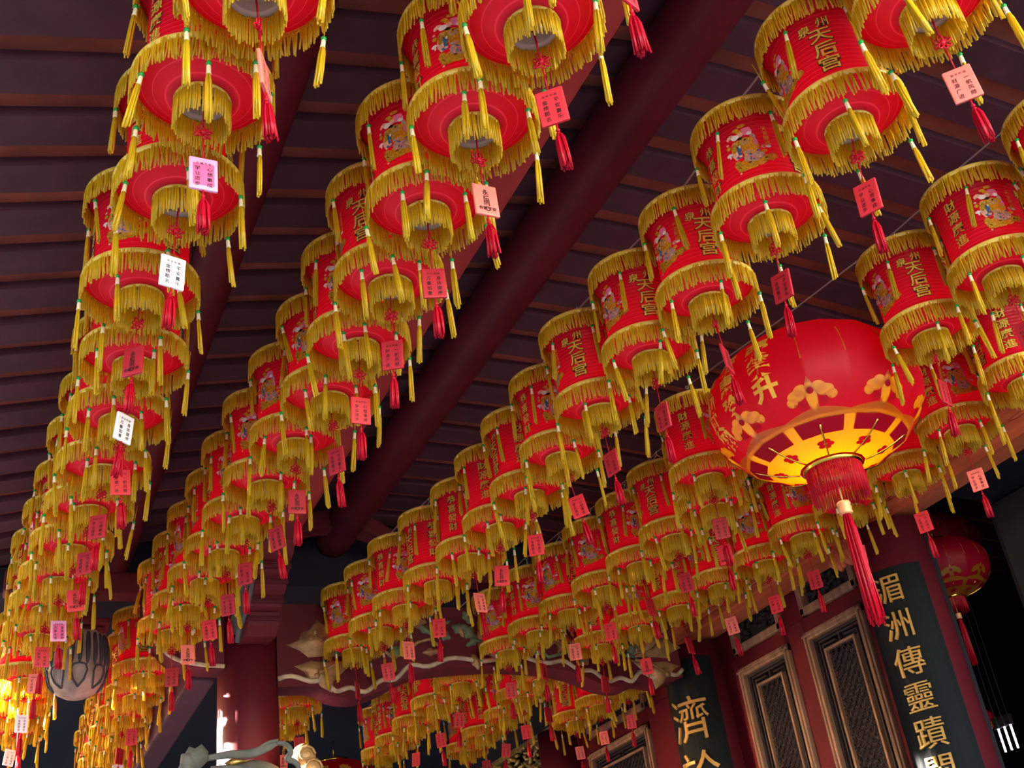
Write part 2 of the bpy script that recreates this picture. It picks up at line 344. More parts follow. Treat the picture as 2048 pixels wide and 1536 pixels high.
for mt, n, seed in (('carve', 26, 2), ('carve_green', 16, 5)):
    g = MB(); random.seed(seed)
    for i in range(n):
        x = random.choice((random.uniform(6.2, 8.5), random.uniform(9.8, 12.2)))
        relief(g, leafpoly(x, 6.25+random.uniform(-.05, .6), random.uniform(.25, .5), random.uniform(.06, .12), random.uniform(0, 2*PI)), 19.22, random.uniform(.05, .12))
    for i in range(4):
        x = random.uniform(6.3, 11); g.tube([(x+.25*j, 19.18, 6.35+.18*math.sin(j*1.3+i)) for j in range(6)], .035, 6)
    link('carved_foliage', g.mesh('carved_foliage', M[mt], True), beam)
# beam stub that runs from the column towards the eave, with its hanging lotus post
g = MB(); pol = [(3.85, 7.35), (3.85, 5.98)]+[(p.x, p.y) for p in smooth_curve([(3.5, 6.0, 0), (3.1, 6.08, 0), (2.85, 6.25, 0), (2.68, 6.46, 0), (2.56, 6.75, 0), (2.5, 7.1, 0)])]+[(2.5, 7.35)]
g.prism(pol, lambda x, z: (x, 19.25, z), lambda x, z: (x, 19.75, z))
stub = struct('beam_stub', g, M['maroon'], 'short maroon beam end with pale scalloped lower edge left of column')
g = MB(); g.tube([(x, 19.23, z+.05) for x, z in pol[1:-2]], 0.04, 6); link('edge_moulding', g.mesh('edge_moulding', M['cream'], True), stub)
g = MB(); g.bbox(0.3, 3.9, 19.3, 19.7, 7.3, 7.7, .05); struct('beam_tie', g, M['maroon'])
g = MB(); g.bbox(1.12, 1.92, 19.1, 19.9, 6.62, 7.32, .04); g.bbox(1.3, 1.74, 19.28, 19.72, 7.3, 8.3, .03)
post = thing('hanging_post', 'hanging wooden post carved as a lotus bud, left of the round column', 'carved post', W(1.52, 19.5, 5.58))
pb = MB()
for q in ((-.36, .36, -.36, .36, 1.0, 1.1), (-.44, .44, -.44, .44, 1.1, 1.22), (-.22, .22, -.22, .22, 1.2, 1.72)): pb.bbox(*q, .03)
link('post_shaft', pb.mesh('post_shaft', M['maroon']), post)
pb = MB(); pb.lathe([(0.001, 0), (.18, .02), (.32, .1), (.42, .24), (.46, .42), (.47, .6), (.45, .8), (.42, .96), (.44, 1.02), (.001, 1.03)], 40)
link('bud', pb.mesh('bud', M['bud']), post)
for i in range(24):
    a = 2*PI*i/24; pb = MB(); pb.tube([(r*math.cos(a), r*math.sin(a), z) for r, z in ((.463, .44), (.474, .52), (.476, .62), (.462, .78), (.436, .92), (.43, .98))], [.008, .03, .036, .036, .034, .02], 6)
    link('flute', pb.mesh('flute', M['bud_dark']), post)
for i in range(8):
    a = 2*PI*i/8; pb = MB(); pb.tube([(r*math.cos(a+d), r*math.sin(a+d), z) for r, z, d in ((.33, .1, 0), (.42, .2, -.2), (.468, .34, -.27), (.474, .43, -.2), (.476, .45, 0), (.474, .43, .2), (.468, .34, .27), (.42, .2, .2), (.33, .1, 0))], .016, 6)
    link('petal_edge', pb.mesh('petal_edge', M['bud_dark']), post)
# stepped bracket under the eave beam and an arched tie
pol = [(19.1, 6.35), (18.5, 6.3), (18.25, 6.42), (18.2, 6.62), (18.02, 6.66), (17.95, 6.8), (17.75, 6.85), (17.62, 7.02), (17.5, 7.06), (17.42, 7.2), (17.2, 7.25), (17.05, 7.45), (16.7, 7.5), (16.6, 7.62), (19.1, 7.62)]
g = MB(); g.prism([(a, b) for a, b in pol], lambda a, b: (4.04, a, b), lambda a, b: (4.56, a, b))
br = struct('beam_bracket', g, M['maroon'], 'stepped maroon bracket under the eave beam at column top')
g = MB()
for a, b in ((18.22, 6.5), (17.98, 6.72), (17.66, 6.94), (17.44, 7.12)): g.bbox(4.02, 4.58, a-.05, a+.03, b-.02, b+.05, .015)
link('bracket_moulding', g.mesh('bracket_moulding', M['maroon_gloss'], True), br)
g = MB(); random.seed(4)
for j in range(4): g.tube([(4.0-.02*j, 18.9-.28*i+.05*j, 6.35+.12*j+.13*i+.06*math.sin(i*1.7+j)) for i in range(6)], [.05, .06, .05, .06, .045, .03], 8)
link('carved_scroll', g.mesh('carved_scroll', M['stone'], True), br)
g = MB()
arch = [(p.x, p.y) for p in smooth_curve([(4.8, 8.3, 0), (5.4, 8.62, 0), (6.0, 8.72, 0), (6.7, 8.6, 0), (7.3, 8.2, 0)])]
for (xa, za), (xb, zb) in zip(arch, arch[1:]): g.prism([(xa, za), (xb, zb), (xb, zb+.34), (xa, za+.34)], lambda x, z: (x, 19.3, z), lambda x, z: (x, 19.7, z))
struct('beam_arched', g, M['maroon'])
g = MB(); g.bbox(7.2, 13.6, 19.3, 19.7, 7.7, 8.1, .04); struct('beam_tie', g, M['maroon'])
g = MB(); g.bbox(3.35, 3.82, 19.9, 40, 5.95, 6.6, .04); struct('beam_side', g, M['rafter'])
# carved grey stone head of the dragon pillar in front of the column foot
dr = thing('stone_dragon', 'grey carved stone dragon head at the foot of the column, with sunlit mane', 'stone carving', W(4.05, 18.5, 4.22))
g = MB(); random.seed(12)
g.ball((.05, .12, -.3), .42, 18, 0, (1.5, .8, .95)); g.ball((.1, -.05, -1.2), .55, 14, 0, (1.3, .8, 1.6))
link('dragon_head', g.mesh('dragon_head', M['stone']), dr)
def band(name, pts, wid, thick, mt='stone'):
    """a flat carved ribbon that swells in the middle"""
    c_ = smooth_curve(pts, 6); n = len(c_); g = MB(); vs = []
    for i, p in enumerate(c_):
        d = (c_[min(i+1, n-1)]-c_[max(i-1, 0)]).normalized(); u = d.cross(Vector((0, -1, .25)).normalized()).normalized(); q = u.cross(d); w = wid*(.35+.65*math.sin(PI*(.08+.84*i/(n-1))))
        for a in range(10): vs.append(p+u*w*math.cos(2*PI*a/10)+q*thick*math.sin(2*PI*a/10)*(1+.25*math.cos(6*PI*a/10)))
    g.add(vs, [(i*10+a, i*10+(a+1) % 10, i*10+10+(a+1) % 10, i*10+10+a) for i in range(n-1) for a in range(10)]+[tuple(range(9, -1, -1)), tuple(range(10*n-10, 10*n))], 0, True)
    link(name, g.mesh(name, M[mt]), dr)
band('brow_band', [(-.66, -.16, .08), (-.35, -.26, .1), (0, -.3, .1), (.25, -.3, .18), (.42, -.28, .26)], .075, .05)
band('brow_band', [(-.6, -.22, -.1), (-.25, -.32, -.14), (.1, -.34, -.26), (.4, -.3, -.45)], .085, .05)
band('scroll_band', [(.4, -.3, .25), (.55, -.32, .22), (.62, -.34, .1), (.56, -.36, -.02), (.66, -.36, -.06), (.74, -.34, -.16), (.68, -.34, -.3)], .05, .045)
band('scroll_band', [(.05, -.3, .12), (.25, -.34, .24), (.42, -.36, .28)], .03, .03)
for x, y, z, r in ((.92, .0, .1, .2), (1.02, .02, -.12, .22), (.86, -.08, -.3, .2), (1.08, .1, -.34, .2)):
    g = MB(); g.ball((x, y, z), r, 14, 0, (1, .8, 1)); g.tube([(x+r*.75*(1-t/14)*math.cos(t*.7), y-r*.72, z+r*.75*(1-t/14)*math.sin(t*.7)) for t in range(13)], .022, 6); link('carved_curl', g.mesh('carved_curl', M['carve']), dr)
for i in range(6):
    a = -.9+i*.52; g = MB(); c0 = Vector((-.8, -.15, -.1)); d = Vector((-math.cos(a)*(.2+.03*i), -.05-.03*(i%2), math.sin(a)*.34)); u = Vector((-d.z, 0, d.x)).normalized()
    prof_ = [c0+d*t+u*w for t, w in ((.1, .05), (.45, .14), (.8, .12), (1.1, .0), (.8, -.12), (.45, -.14), (.1, -.05))]
    n = len(prof_); f_ = [p+Vector((0, -.05, 0)) for p in prof_]; g.add([tuple(p) for p in prof_+f_]+[tuple(c0+d*.6+Vector((0, -.1, 0)))], [tuple(range(n-1, -1, -1))]+[(j, (j+1) % n, n+(j+1) % n, n+j) for j in range(n)]+[(n+j, n+(j+1) % n, 2*n) for j in range(n)], 0, True)
    link('mane_lock', g.mesh('mane_lock', M['stone']), dr)
g = MB(); g.add([(-.42, -.3, -.04), (-.3, -.34, .03), (-.1, -.36, .0), (.0, -.36, -.02), (-.15, -.36, -.06), (-.33, -.34, -.09), (-.25, -.4, -.03)], [(0, 1, 6), (1, 2, 6), (2, 3, 6), (3, 4, 6), (4, 5, 6), (5, 0, 6), (5, 4, 3, 2, 1, 0)]); link('gilded_eye', g.mesh('gilded_eye', M['gilt']), dr)

# ------------------------------------------------------------------ front wall of the hall: plane X = 14
FX = 14.0
def fbox(mb, y0, y1, z0, z1, x0, x1, mi=0, b=.02): mb.bbox(x0, x1, y0, y1, z0, z1, b, mi)
g = MB(); g.box(14.32, 14.5, 13.4, 26.4, -3.8, 8.4); struct('wall_dark_backing', g, M['void'])  # dark sheet behind the lattices, imitates the unlit interior
g = MB(); kk_ = 0
for y0, y1, z0, z1 in ((13.4, 14.82, -3.8, 6.1), (16.5, 17.0, -3.8, 6.04), (18.7, 22.43, -3.8, 6.04), (25.36, 26.4, -3.8, 6.04), (13.4, 26.4, 5.77, 6.06), (13.4, 14.75, 6.0, 7.1), (16.45, 17.04, 6.0, 7.1), (18.74, 22.4, 6.0, 7.1), (25.3, 26.4, 6, 7.1), (13.4, 26.4, 6.92, 8.5)):
    kk_ += 1; fbox(g, y0, y1, z0, z1, 13.955+.003*kk_, 14.29+.002*kk_)
struct('wall_frame', g, M['door_red'])
# the moulded beam above the doors
g = MB()
prof = [(13.5, 6.62), (13.95, 6.62), (13.95, 7.12), (13.42, 7.12), (13.42, 7.04), (13.47, 7.02), (13.47, 6.95), (13.5, 6.93), (13.5, 6.86), (13.45, 6.84), (13.45, 6.76), (13.5, 6.74)]
g.prism(prof, lambda x, z: (x, 4, z), lambda x, z: (x, 26.4, z)); hb = struct('beam_hall', g, M['orange_wood'])
g = MB(); random.seed(6); yy = 6.0
while yy < 18: 
    g.ball((13.49, yy, 6.9), .03, 8, 0, (.5, random.uniform(4, 7), 1)); yy += random.uniform(.4, .7)
link('beam_relief', g.mesh('beam_relief', M['orange_wood'], True), hb)
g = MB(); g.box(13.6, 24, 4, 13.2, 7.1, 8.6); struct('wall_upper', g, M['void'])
g = MB(); random.seed(16)
for i in range(9): g.tube([(13.3, 13.75+.09*i+.05*math.sin(j), 6.55-.09*j+.05*math.sin(i*2+j)) for j in range(5)], [.05, .09, .1, .08, .04], 8)
g.bbox(13.25, 13.6, 13.3, 14.55, 6.45, 6.62, .04)
br2 = tag(link('carved_bracket', g.mesh('carved_bracket', M['orange_wood'], True)), 'orange-brown carved bracket under the moulded beam beside the red hall column', 'carved bracket')
random.seed(21)
def leaf(n, y0, y1, zt):
    """one tall lattice door leaf; y0 is its right edge in the picture"""
    zb = -3.6
    g = MB()
    for a, b, c, d in ((y0, y0+.16, zb, zt), (y1-.16, y1, zb, zt), (y0, y1, zt-.16, zt), (y0, y1, zb, zb+.2)): fbox(g, a, b, c, d, 13.88, 14.1, 0, .03)
    for a, b, c, d in ((y0+.05, y0+.1, zb, zt-.05), (y1-.1, y1-.05, zb, zt-.05), (y0, y1, zt-.1, zt-.05)): fbox(g, a, b, c, d, 13.85, 13.9, 0, .01)
    o = struct('door_%d' % n, g, M['brown_wood'])
    g = MB(); a0, a1, t = y0+.16, y1-.16, zt-.16
    for a, b, c, d in ((a0, a0+.05, zb, t), (a1-.05, a1, zb, t), (a0, a1, t-.05, t)): fbox(g, a, b, c, d, 13.98, 14.1, 0, .01)
    for q in (.1, .18, .26):
        fbox(g, a0+q, a0+q+.035, zb, t-q+.02, 14.0, 14.08, 0, .008); fbox(g, a1-q-.035, a1-q, zb, t-q+.02, 14.0, 14.08, 0, .008)
        if q == .18:
            mid = (a0+a1)/2; fbox(g, a0+q, mid-.12, t-q, t-q+.035, 14.0, 14.08, 0, .008); fbox(g, mid+.12, a1-q, t-q, t-q+.035, 14.0, 14.08, 0, .008); fbox(g, mid-.02, mid+.02, t-.3, t-.05, 14.0, 14.08, 0, .008)
        else: fbox(g, a0+q, a1-q, t-q, t-q+.035, 14.0, 14.08, 0, .008)
    link('fret_border', g.mesh('fret_border', M['dark_wood'], True), o)
    b0, b1, t2 = a0+.3, a1-.3, t-.3
    g = MB()
    for a, b, c, d in ((b0-.05, b0, 1.0, t2+.05), (b1, b1+.05, 1.0, t2+.05), (b0, b1, t2, t2+.05)): fbox(g, a, b, c, d, 13.95, 14.1, 0, .012)
    link('inner_frame', g.mesh('inner_frame', M['brown_wood'], True), o)
    g = MB(); p = .17; nz = int((t2-1.0)/p)+1; ny = int((b1-b0)/p)+1
    def clip(ya, za, yb, zb_):
        # cut a diagonal bar to the panel
        t0, t1 = 0, 1; dy, dz = yb-ya, zb_-za
        for pp, q in ((-dy, ya-b0), (dy, b1-ya), (-dz, za-1.0), (dz, t2-za)):
            if pp == 0: continue
            r = q/pp
            if pp < 0: t0 = max(t0, r)
            else: t1 = min(t1, r)
        return (ya+dy*t0, za+dz*t0, ya+dy*t1, za+dz*t1) if t1 > t0+1e-3 else None
    h = t2-1.0
    for i in range(-nz, ny+1):
        for sgn in (1, -1):
            ya = b0+i*p; r = clip(ya, 1.0, ya+h, 1.0+h) if sgn > 0 else clip(b1-i*p, 1.0, b1-i*p-h, 1.0+h)
            if r: g.tube([(14.03, r[0], r[1]), (14.03, r[2], r[3])], .013, 5)
    for i in range(ny):
        for j in range(nz):
            for oo in (0, .5):
                cy, cz = b0+(i+oo+.25)*p, 1.0+(j+oo+.25)*p
                if cy < b1-.05 and cz < t2-.05 and cz > 3.0:
                    g.tube([(14.01, cy+.082*math.cos(a), cz+.082*math.sin(a)) for a in [2*PI*q/10 for q in range(11)]], .011, 4, 0, False)
    link('lattice', g.mesh('lattice', M['dark_wood'], True), o)
    return o
leaf(1, 14.82, 16.5, 5.76); leaf(2, 17.0, 18.68, 5.76); leaf(3, 22.43, 25.36, 5.72)
def transom(n, y0, y1):
    g = MB()
    for a, b, c, d in ((y0, y0+.14, 6.06, 6.92), (y1-.14, y1, 6.06, 6.92), (y0, y1, 6.06, 6.22), (y0, y1, 6.8, 6.92)): fbox(g, a, b, c, d, 13.9, 14.1, 0, .03)
    o = struct('window_%d' % n, g, M['brown_wood'])
    g = MB(); fbox(g, y0+.1, y1-.1, 6.2, 6.82, 14.08, 14.2)
    for i in range(34):
        cy, cz = random.uniform(y0+.22, y1-.22), random.uniform(6.28, 6.74)
        g.tube([(14.05-.03*math.sin(j), cy+.05*j*math.cos(i), cz+.03*j*math.sin(i*1.7)) for j in range(4)], [.02, .045, .04, .015], 6)
    link('carved_panel', g.mesh('carved_panel', M['dark_wood'], True), o)
transom(1, 14.78, 16.42); transom(2, 17.05, 18.72); transom(3, 22.42, 25.3)
# couplet boards wrapped round the hall columns
def board(name, cx, cy, r, z0, z1, face, half, label, chars, ch, wd):
    root = thing(name, label, 'couplet board', W(cx, cy, z0))
    def P(u, z, d): a = face+u/r; return ((r+d)*math.cos(a), (r+d)*math.sin(a), z)
    g = MB(); n = 14; vs = []; wdt = half
    us = [-wdt+2*wdt*i/n for i in range(n+1)]
    H = z1-z0
    vs = [P(u, 0, 0) for u in us]+[P(u, H, 0) for u in us]+[P(u, 0, .07) for u in us]+[P(u, H, .07) for u in us]; k = n+1
    fs = [(i, i+1, k+i+1, k+i) for i in range(n)]+[(2*k+i, 2*k+i+1, 3*k+i+1, 3*k+i) for i in range(n)]+[(i, i+1, 2*k+i+1, 2*k+i) for i in range(n)]+[(k+i, k+i+1, 3*k+i+1, 3*k+i) for i in range(n)]+[(0, k, 3*k, 2*k), (n, k+n, 3*k+n, 2*k+n)]
    g.add(vs, fs, 0, False); pan = link('panel', g.mesh('panel', M['board']), root)
    for i, (c_, zc) in enumerate(chars):
        g = MB(); vs, fs = glyph_cut(c_, 0.0, 5); nv = len(vs)
        lo = [P(v.x*ch*wd, zc-z0+v.y*ch, .065) for v in vs]; hi = [P(v.x*ch*wd, zc-z0+v.y*ch, .105) for v in vs]
        cnt = {}
        for f in fs:
            for a, b in zip(f, f[1:]+f[:1]): cnt[(a, b)] = 1
        side = [(a, b, b+nv, a+nv) for (a, b) in cnt if (b, a) not in cnt]
        g.add(lo+hi, [tuple(i_+nv for i_ in f) for f in fs]+side, 0, False)
        link('character', g.mesh('character', M['board_gold']), root)
    return root
board('couplet_board', 13.65, 13.45, .6, -2.5, 5.7, PI+.38, .55, 'black couplet board with gilded characters on the red column at right, beside open dark aisle',
      [('湄', 5.36), ('洲', 4.78), ('傳', 4.2), ('靈', 3.66), ('蹟', 3.12), ('閩', 2.58)], .44, .95)
board('couplet_board', 13.7, 19.75, .64, -2.5, 6.2, PI+.42, .62, 'black couplet board with one large gilded brush character, between two lattice doors',
      [('濟', 5.02), ('於', 3.95)], .86, .9)
# gilded lintel over the open middle doorway and things in the dark
g = MB(); random.seed(31)
for i in range(120):
    y = random.uniform(26.6, 33.5); z = 6.55+random.uniform(-.3, .35)+.0*y
    g.tube([(14.1+random.uniform(-.1, .1), y+.06*j*math.cos(i), z+.06*j*math.sin(i*1.3)) for j in range(4)], [.03, .07, .06, .02], 6)
g.bbox(14.05, 14.3, 26.4, 33.8, 6.2, 6.32, .02); g.bbox(14.05, 14.3, 26.4, 33.8, 6.85, 7.0, .02)
tag(link('gilded_lintel', g.mesh('gilded_lintel', M['gilt'], True)), 'gilded carved lintel over the dark open doorway below the far lanterns', 'carved lintel')
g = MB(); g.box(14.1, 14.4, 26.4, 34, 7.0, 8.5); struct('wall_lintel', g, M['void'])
for i in range(3):
    g = MB(); g.tube([(0, 0, 0), (0, 0, .42)], .017, 10)
    t = thing('fluorescent_tube', ['leftmost of three lit white tubes in the dark corner at lower right', 'middle one of three lit white tubes in the dark corner at lower right', 'rightmost of three lit white tubes in the dark corner at lower right'][i], 'tube light', W(17.0, 15.58-.15*i, 3.3), 0, 'white tube lights in the dark aisle')
    link('glass_tube', g.mesh('glass_tube', M['tube']), t)
    g = MB(); g.bbox(-.05, .05, -.05, .05, .41, .6, .01); g.tube([(0, 0, .6), (0, 0, 5.0)], .012, 5); link('lamp_holder', g.mesh('lamp_holder', M['void']), t)
# ================================================================== LANTERNS
HT = 0.93; RT = 0.518; RB = 0.5; RBODY = 0.42
def fringe(mb, r, L, n, seed, th=.0095, drop=0.0):
    random.seed(seed)
    gap = [random.uniform(0, 2*PI) for _ in range(2)]
    for i in range(n):
        a = 2*PI*(i+random.uniform(-.3, .3))/n
        if any(abs((a-q+PI) % (2*PI)-PI) < .025 for q in gap): continue
        rr = r+random.uniform(-.006, .008); l = L*random.uniform(.86, 1.05)
        da = random.gauss(0, .016); dr = random.uniform(-.006, .009); tw = random.uniform(0, 2*PI)
        vs = []
        for k, (t, w) in enumerate(((0, 1), (.5, 1), (1, .75))):
            aa = a+da*t*t+.012*math.sin(tw+3*t); q = rr+dr*t
            for j in range(3):
                b = tw+2*PI*j/3; vs.append(((q+th*w*math.cos(b))*math.cos(aa)-th*w*math.sin(b)*math.sin(aa), (q+th*w*math.cos(b))*math.sin(aa)+th*w*math.sin(b)*math.cos(aa), drop-l*t))
        mb.add(vs, [(k*3+j, k*3+(j+1) % 3, k*3+3+(j+1) % 3, k*3+3+j) for k in range(2) for j in range(3)]+[(6, 7, 8)], 0, True)
def tassel_mesh(name, mats, L, n, r, seed, th=.0085):
    mb = MB(); random.seed(seed)
    for i in range(n):
        a = 2*PI*i/n+random.uniform(-.2, .2); q = r*math.sqrt(random.random()); tw = random.uniform(0, 6); l = L*random.uniform(.88, 1.04); e = random.uniform(.8, 1.25)
        vs = []
        for k, (t, rad) in enumerate(((0, .45), (.18, .9), (.6, 1.05), (1, 1.1*e))):
            for j in range(3):
                b = tw+2*PI*j/3; vs.append((q*rad*math.cos(a)+th*math.cos(b), q*rad*math.sin(a)+th*math.sin(b), -l*t))
        mb.add(vs, [(k*3+j, k*3+(j+1) % 3, k*3+3+(j+1) % 3, k*3+3+j) for k in range(3) for j in range(3)]+[(0, 1, 2), (9, 10, 11)], 0, True)
    return mb.mesh(name, mats)
# --- shared meshes
mb = MB()
prof = [(.19, -.155), (.20, -.15), (.27, -.125), (.34, -.09), (.42, -.045), (RB-.01, -.008), (RB, .0), (RB-.012, .014), (.455, .04), (.43, .075), (RBODY, .12), (RBODY-.003, .3), (RBODY, .6), (RBODY, HT-.2), (.435, HT-.15), (.475, HT-.085), (RT-.015, HT-.012), (RT, HT), (RT-.012, HT+.012), (.44, HT+.05), (.34, HT+.09), (.24, HT+.125), (.2, HT+.14)]
mb.lathe(prof, 64); ME_BODY = mb.mesh('body', M['fabric'])
def braid(r, z, h=.034):
    mb = MB(); mb.lathe([(r, z-h), (r+.013, z-h*.8), (r+.017, z), (r+.013, z+h*.5), (r, z+h*.6)], 64); return mb.mesh('braid', M['braid'])
ME_BRT, ME_BRB, ME_BRN = braid(RT, HT), braid(RB, 0), braid(.19, -.16, .018)
ME_FT, ME_FB, ME_FN = [], [], []
for v in range(3):
    mb = MB(); fringe(mb, RT+.006, .235, 240, 10+v); ME_FT.append(mb.mesh('top_fringe', M['fringe']))
    mb = MB(); fringe(mb, RB+.006, .24, 225, 20+v); ME_FB.append(mb.mesh('bottom_fringe', M['fringe']))
    mb = MB(); fringe(mb, .195, .27, 88, 30+v); ME_FN.append(mb.mesh('neck_fringe', M['fringe']))
mb = MB(); mb.lathe([(.165, -.135), (.19, -.17), (.195, -.15), (.19, -.12), (.165, -.12)], 40, 0)
mb.lathe([(.168, -.13), (.16, -.09), (.155, -.05)], 40, 0); mb.lathe([(.155, -.05), (.06, -.045)], 40, 0)
for i in range(6): a = 2*PI*i/6; mb.ball((.11*math.cos(a), .11*math.sin(a), -.05), .026, 9, 1, (1, 1, .3))
mb.lathe([(.06, -.045), (.06, .02), (.001, .03)], 20, 1)
ME_NECK = mb.mesh('neck_ring', [M['neck'], M['hole']])
mb = MB(); mb.lathe([(.2, HT+.13), (.205, HT+.15), (.15, HT+.16), (.06, HT+.16)], 32)
for sx in (1, -1): mb.tube([(.15*sx, 0, HT+.15), (.05*sx, 0, HT+.26), (0, 0, HT+.31)], .007, 6)
mb.tube([(.0, .025*math.cos(t), HT+.335+.025*math.sin(t)) for t in [2*PI*i/10 for i in range(11)]], .006, 5)
ME_HOOK = mb.mesh('hanging_hook', M['steel'])
ME_TAS = [tassel_mesh('tassel', M['fringe'], .4, 13, .021, 40+v) for v in range(3)]
mb = MB(); mb.ball((0, 0, 0), .022, 10); ME_BEAD = mb.mesh('bead', M['bead'])
mb = MB(); mb.lathe([(.001, 0), (.012, 0), (.016, -.01), (.017, -.06), (.02, -.075), (.001, -.078)], 10); ME_COL = mb.mesh('collar', M['collar'])
mb = MB(); mb.tube([(0, 0, .02), (0, 0, -.22)], .004, 4); ME_STR = mb.mesh('thread', M['fringe'])
def lettering(kind):
    mb = MB()
    for off, rad, mi in ((.045, RBODY+.008, 1), (.014, RBODY+.014, 0)):
        if kind == 'temple':
            for ch, z in (('天', .52), ('后', .365), ('宫', .21)): bend(mb, ch, .148, 0, z, rad, off, mi, 0.0, 1.25)
            bend(mb, '泉', .1, 0, .625, rad, off, mi, -.115, 1.1); bend(mb, '州', .1, 0, .66, rad, off, mi, .045, 1.1)
        else:
            for i, ch in enumerate(kind): bend(mb, ch, .118, 0, .64-.145*i, rad, off, mi, 0.0, 1.2)
    return mb.mesh('lettering', [M['gold'], M['outline']])
ME_T = lettering('temple'); ME_C1 = lettering('財源廣進'); ME_C2 = lettering('恭喜發財')
# embroidered seated figure: small patches of thread laid over one another on the drum
mb = MB(); _lay = [0]
def patch(pts, mi):
    _lay[0] += 1; rad = RBODY+.007+.00018*_lay[0]
    cx = sum(p[0] for p in pts)/len(pts); cy = sum(p[1] for p in pts)/len(pts)
    f = lambda x, y: (rad*math.cos(1.22*x/rad), rad*math.sin(1.22*x/rad), .12+1.22*(y-.06))
    vs = [f(*p) for p in pts]+[f(cx+(x-cx)*.5, cy+(y-cy)*.5) for x, y in pts]+[f(cx, cy)]; n = len(pts)
    mb.add(vs, [(i, (i+1) % n, n+(i+1) % n, n+i) for i in range(n)]+[(n+i, n+(i+1) % n, 2*n) for i in range(n)], mi, False)
def blob(cx, cy, rx, ry, mi, wob=.0, n=14, rot=0.0, seed=0):
    random.seed(seed+int(cx*997)+int(cy*991)); pts = []
    for i in range(n):
        a = 2*PI*i/n; k = 1+wob*math.sin(a*5+seed)+random.uniform(-wob, wob)*.6; x, y = rx*k*math.cos(a), ry*k*math.sin(a)
        pts.append((cx+x*math.cos(rot)-y*math.sin(rot), cy+x*math.sin(rot)+y*math.cos(rot)))
    patch(pts, mi)
# 0 gold 1 orange 2 white 3 pink 4 blue 5 black 6 mauve
FIG = [(520, 790, 105, 70, 0), (620, 805, 115, 52, 0), (730, 790, 95, 48, 0), (860, 745, 115, 44, 0), (450, 735, 48, 55, 0), (560, 740, 60, 40, 1), (700, 800, 60, 25, 1),
 (660, 560, 115, 140, 0), (680, 690, 135, 75, 6), (655, 570, 85, 85, 1), (462, 555, 58, 112, 8), (450, 510, 40, 50, 0), (500, 640, 45, 22, 4), (514, 550, 30, 78, 4), (528, 500, 16, 18, 2), (600, 455, 105, 62, 0), (500, 440, 70, 36, 0),
 (612, 455, 50, 34, 6), (612, 455, 30, 19, 0), (725, 420, 34, 58, 6), (700, 460, 24, 60, 1), (745, 492, 28, 50, 3), (655, 312, 78, 58, 3), (570, 335, 40, 36, 8), (690, 350, 36, 26, 2), (440, 318, 52, 30, 8), (525, 255, 44, 26, 0), (610, 215, 55, 24, 0), (560, 290, 40, 22, 1), (400, 330, 22, 26, 8),
 (497, 352, 52, 38, 2), (556, 390, 34, 20, 5), (365, 558, 40, 24, 2), (376, 590, 14, 22, 2), (378, 460, 34, 27, 0), (375, 408, 20, 14, 8), (838, 585, 46, 27, 3), (836, 580, 28, 15, 0), (895, 592, 34, 18, 2), (825, 650, 42, 24, 1), (910, 735, 64, 36, 0), (610, 610, 55, 18, 6), (640, 530, 70, 24, 1), (515, 640, 26, 16, 8), (460, 880, 16, 13, 8), (590, 845, 34, 20, 1), (710, 800, 44, 22, 1)]
FX_ = lambda X: (X-655)/1435/1.22
FY_ = lambda Y: (.15+(890-Y)/1270-.12)/1.22+.06
for i, (X, Y, rx, ry, mi) in enumerate(FIG): blob(FX_(X), FY_(Y), rx/1435/1.22, ry/1270/1.22, mi, .07, 18, 0, i)
random.seed(50)
for i in range(46):   # close stitching on the skirt, the sleeves and the cloud
    t = random.random()
    X, Y, c_ = (random.uniform(560, 810), random.uniform(630, 750), random.choice((3, 8, 0, 6, 4))) if t < .45 else (random.uniform(430, 940), random.uniform(730, 840), random.choice((1, 0, 7))) if t < .75 else (random.uniform(430, 740), random.uniform(420, 600), random.choice((7, 1, 0, 8)))
    if Y < 600 or X < 760 or Y > 720:
        blob(FX_(X), FY_(Y), random.uniform(10, 26)/1750, random.uniform(5, 11)/1550, c_, .2, 9, random.uniform(-.8, .8), i)
for i, ch in enumerate('天官賜福'): bend(mb, ch, .05, 0, .6-.058*i, RBODY+.012, .01, 0, .165)
ME_F = mb.mesh('embroidered_figure', [M['f_gold'], M['f_orange'], M['f_white'], M['f_pink'], M['f_blue'], M['f_black'], M['f_grey'], M['outline'], M['f_blush']])

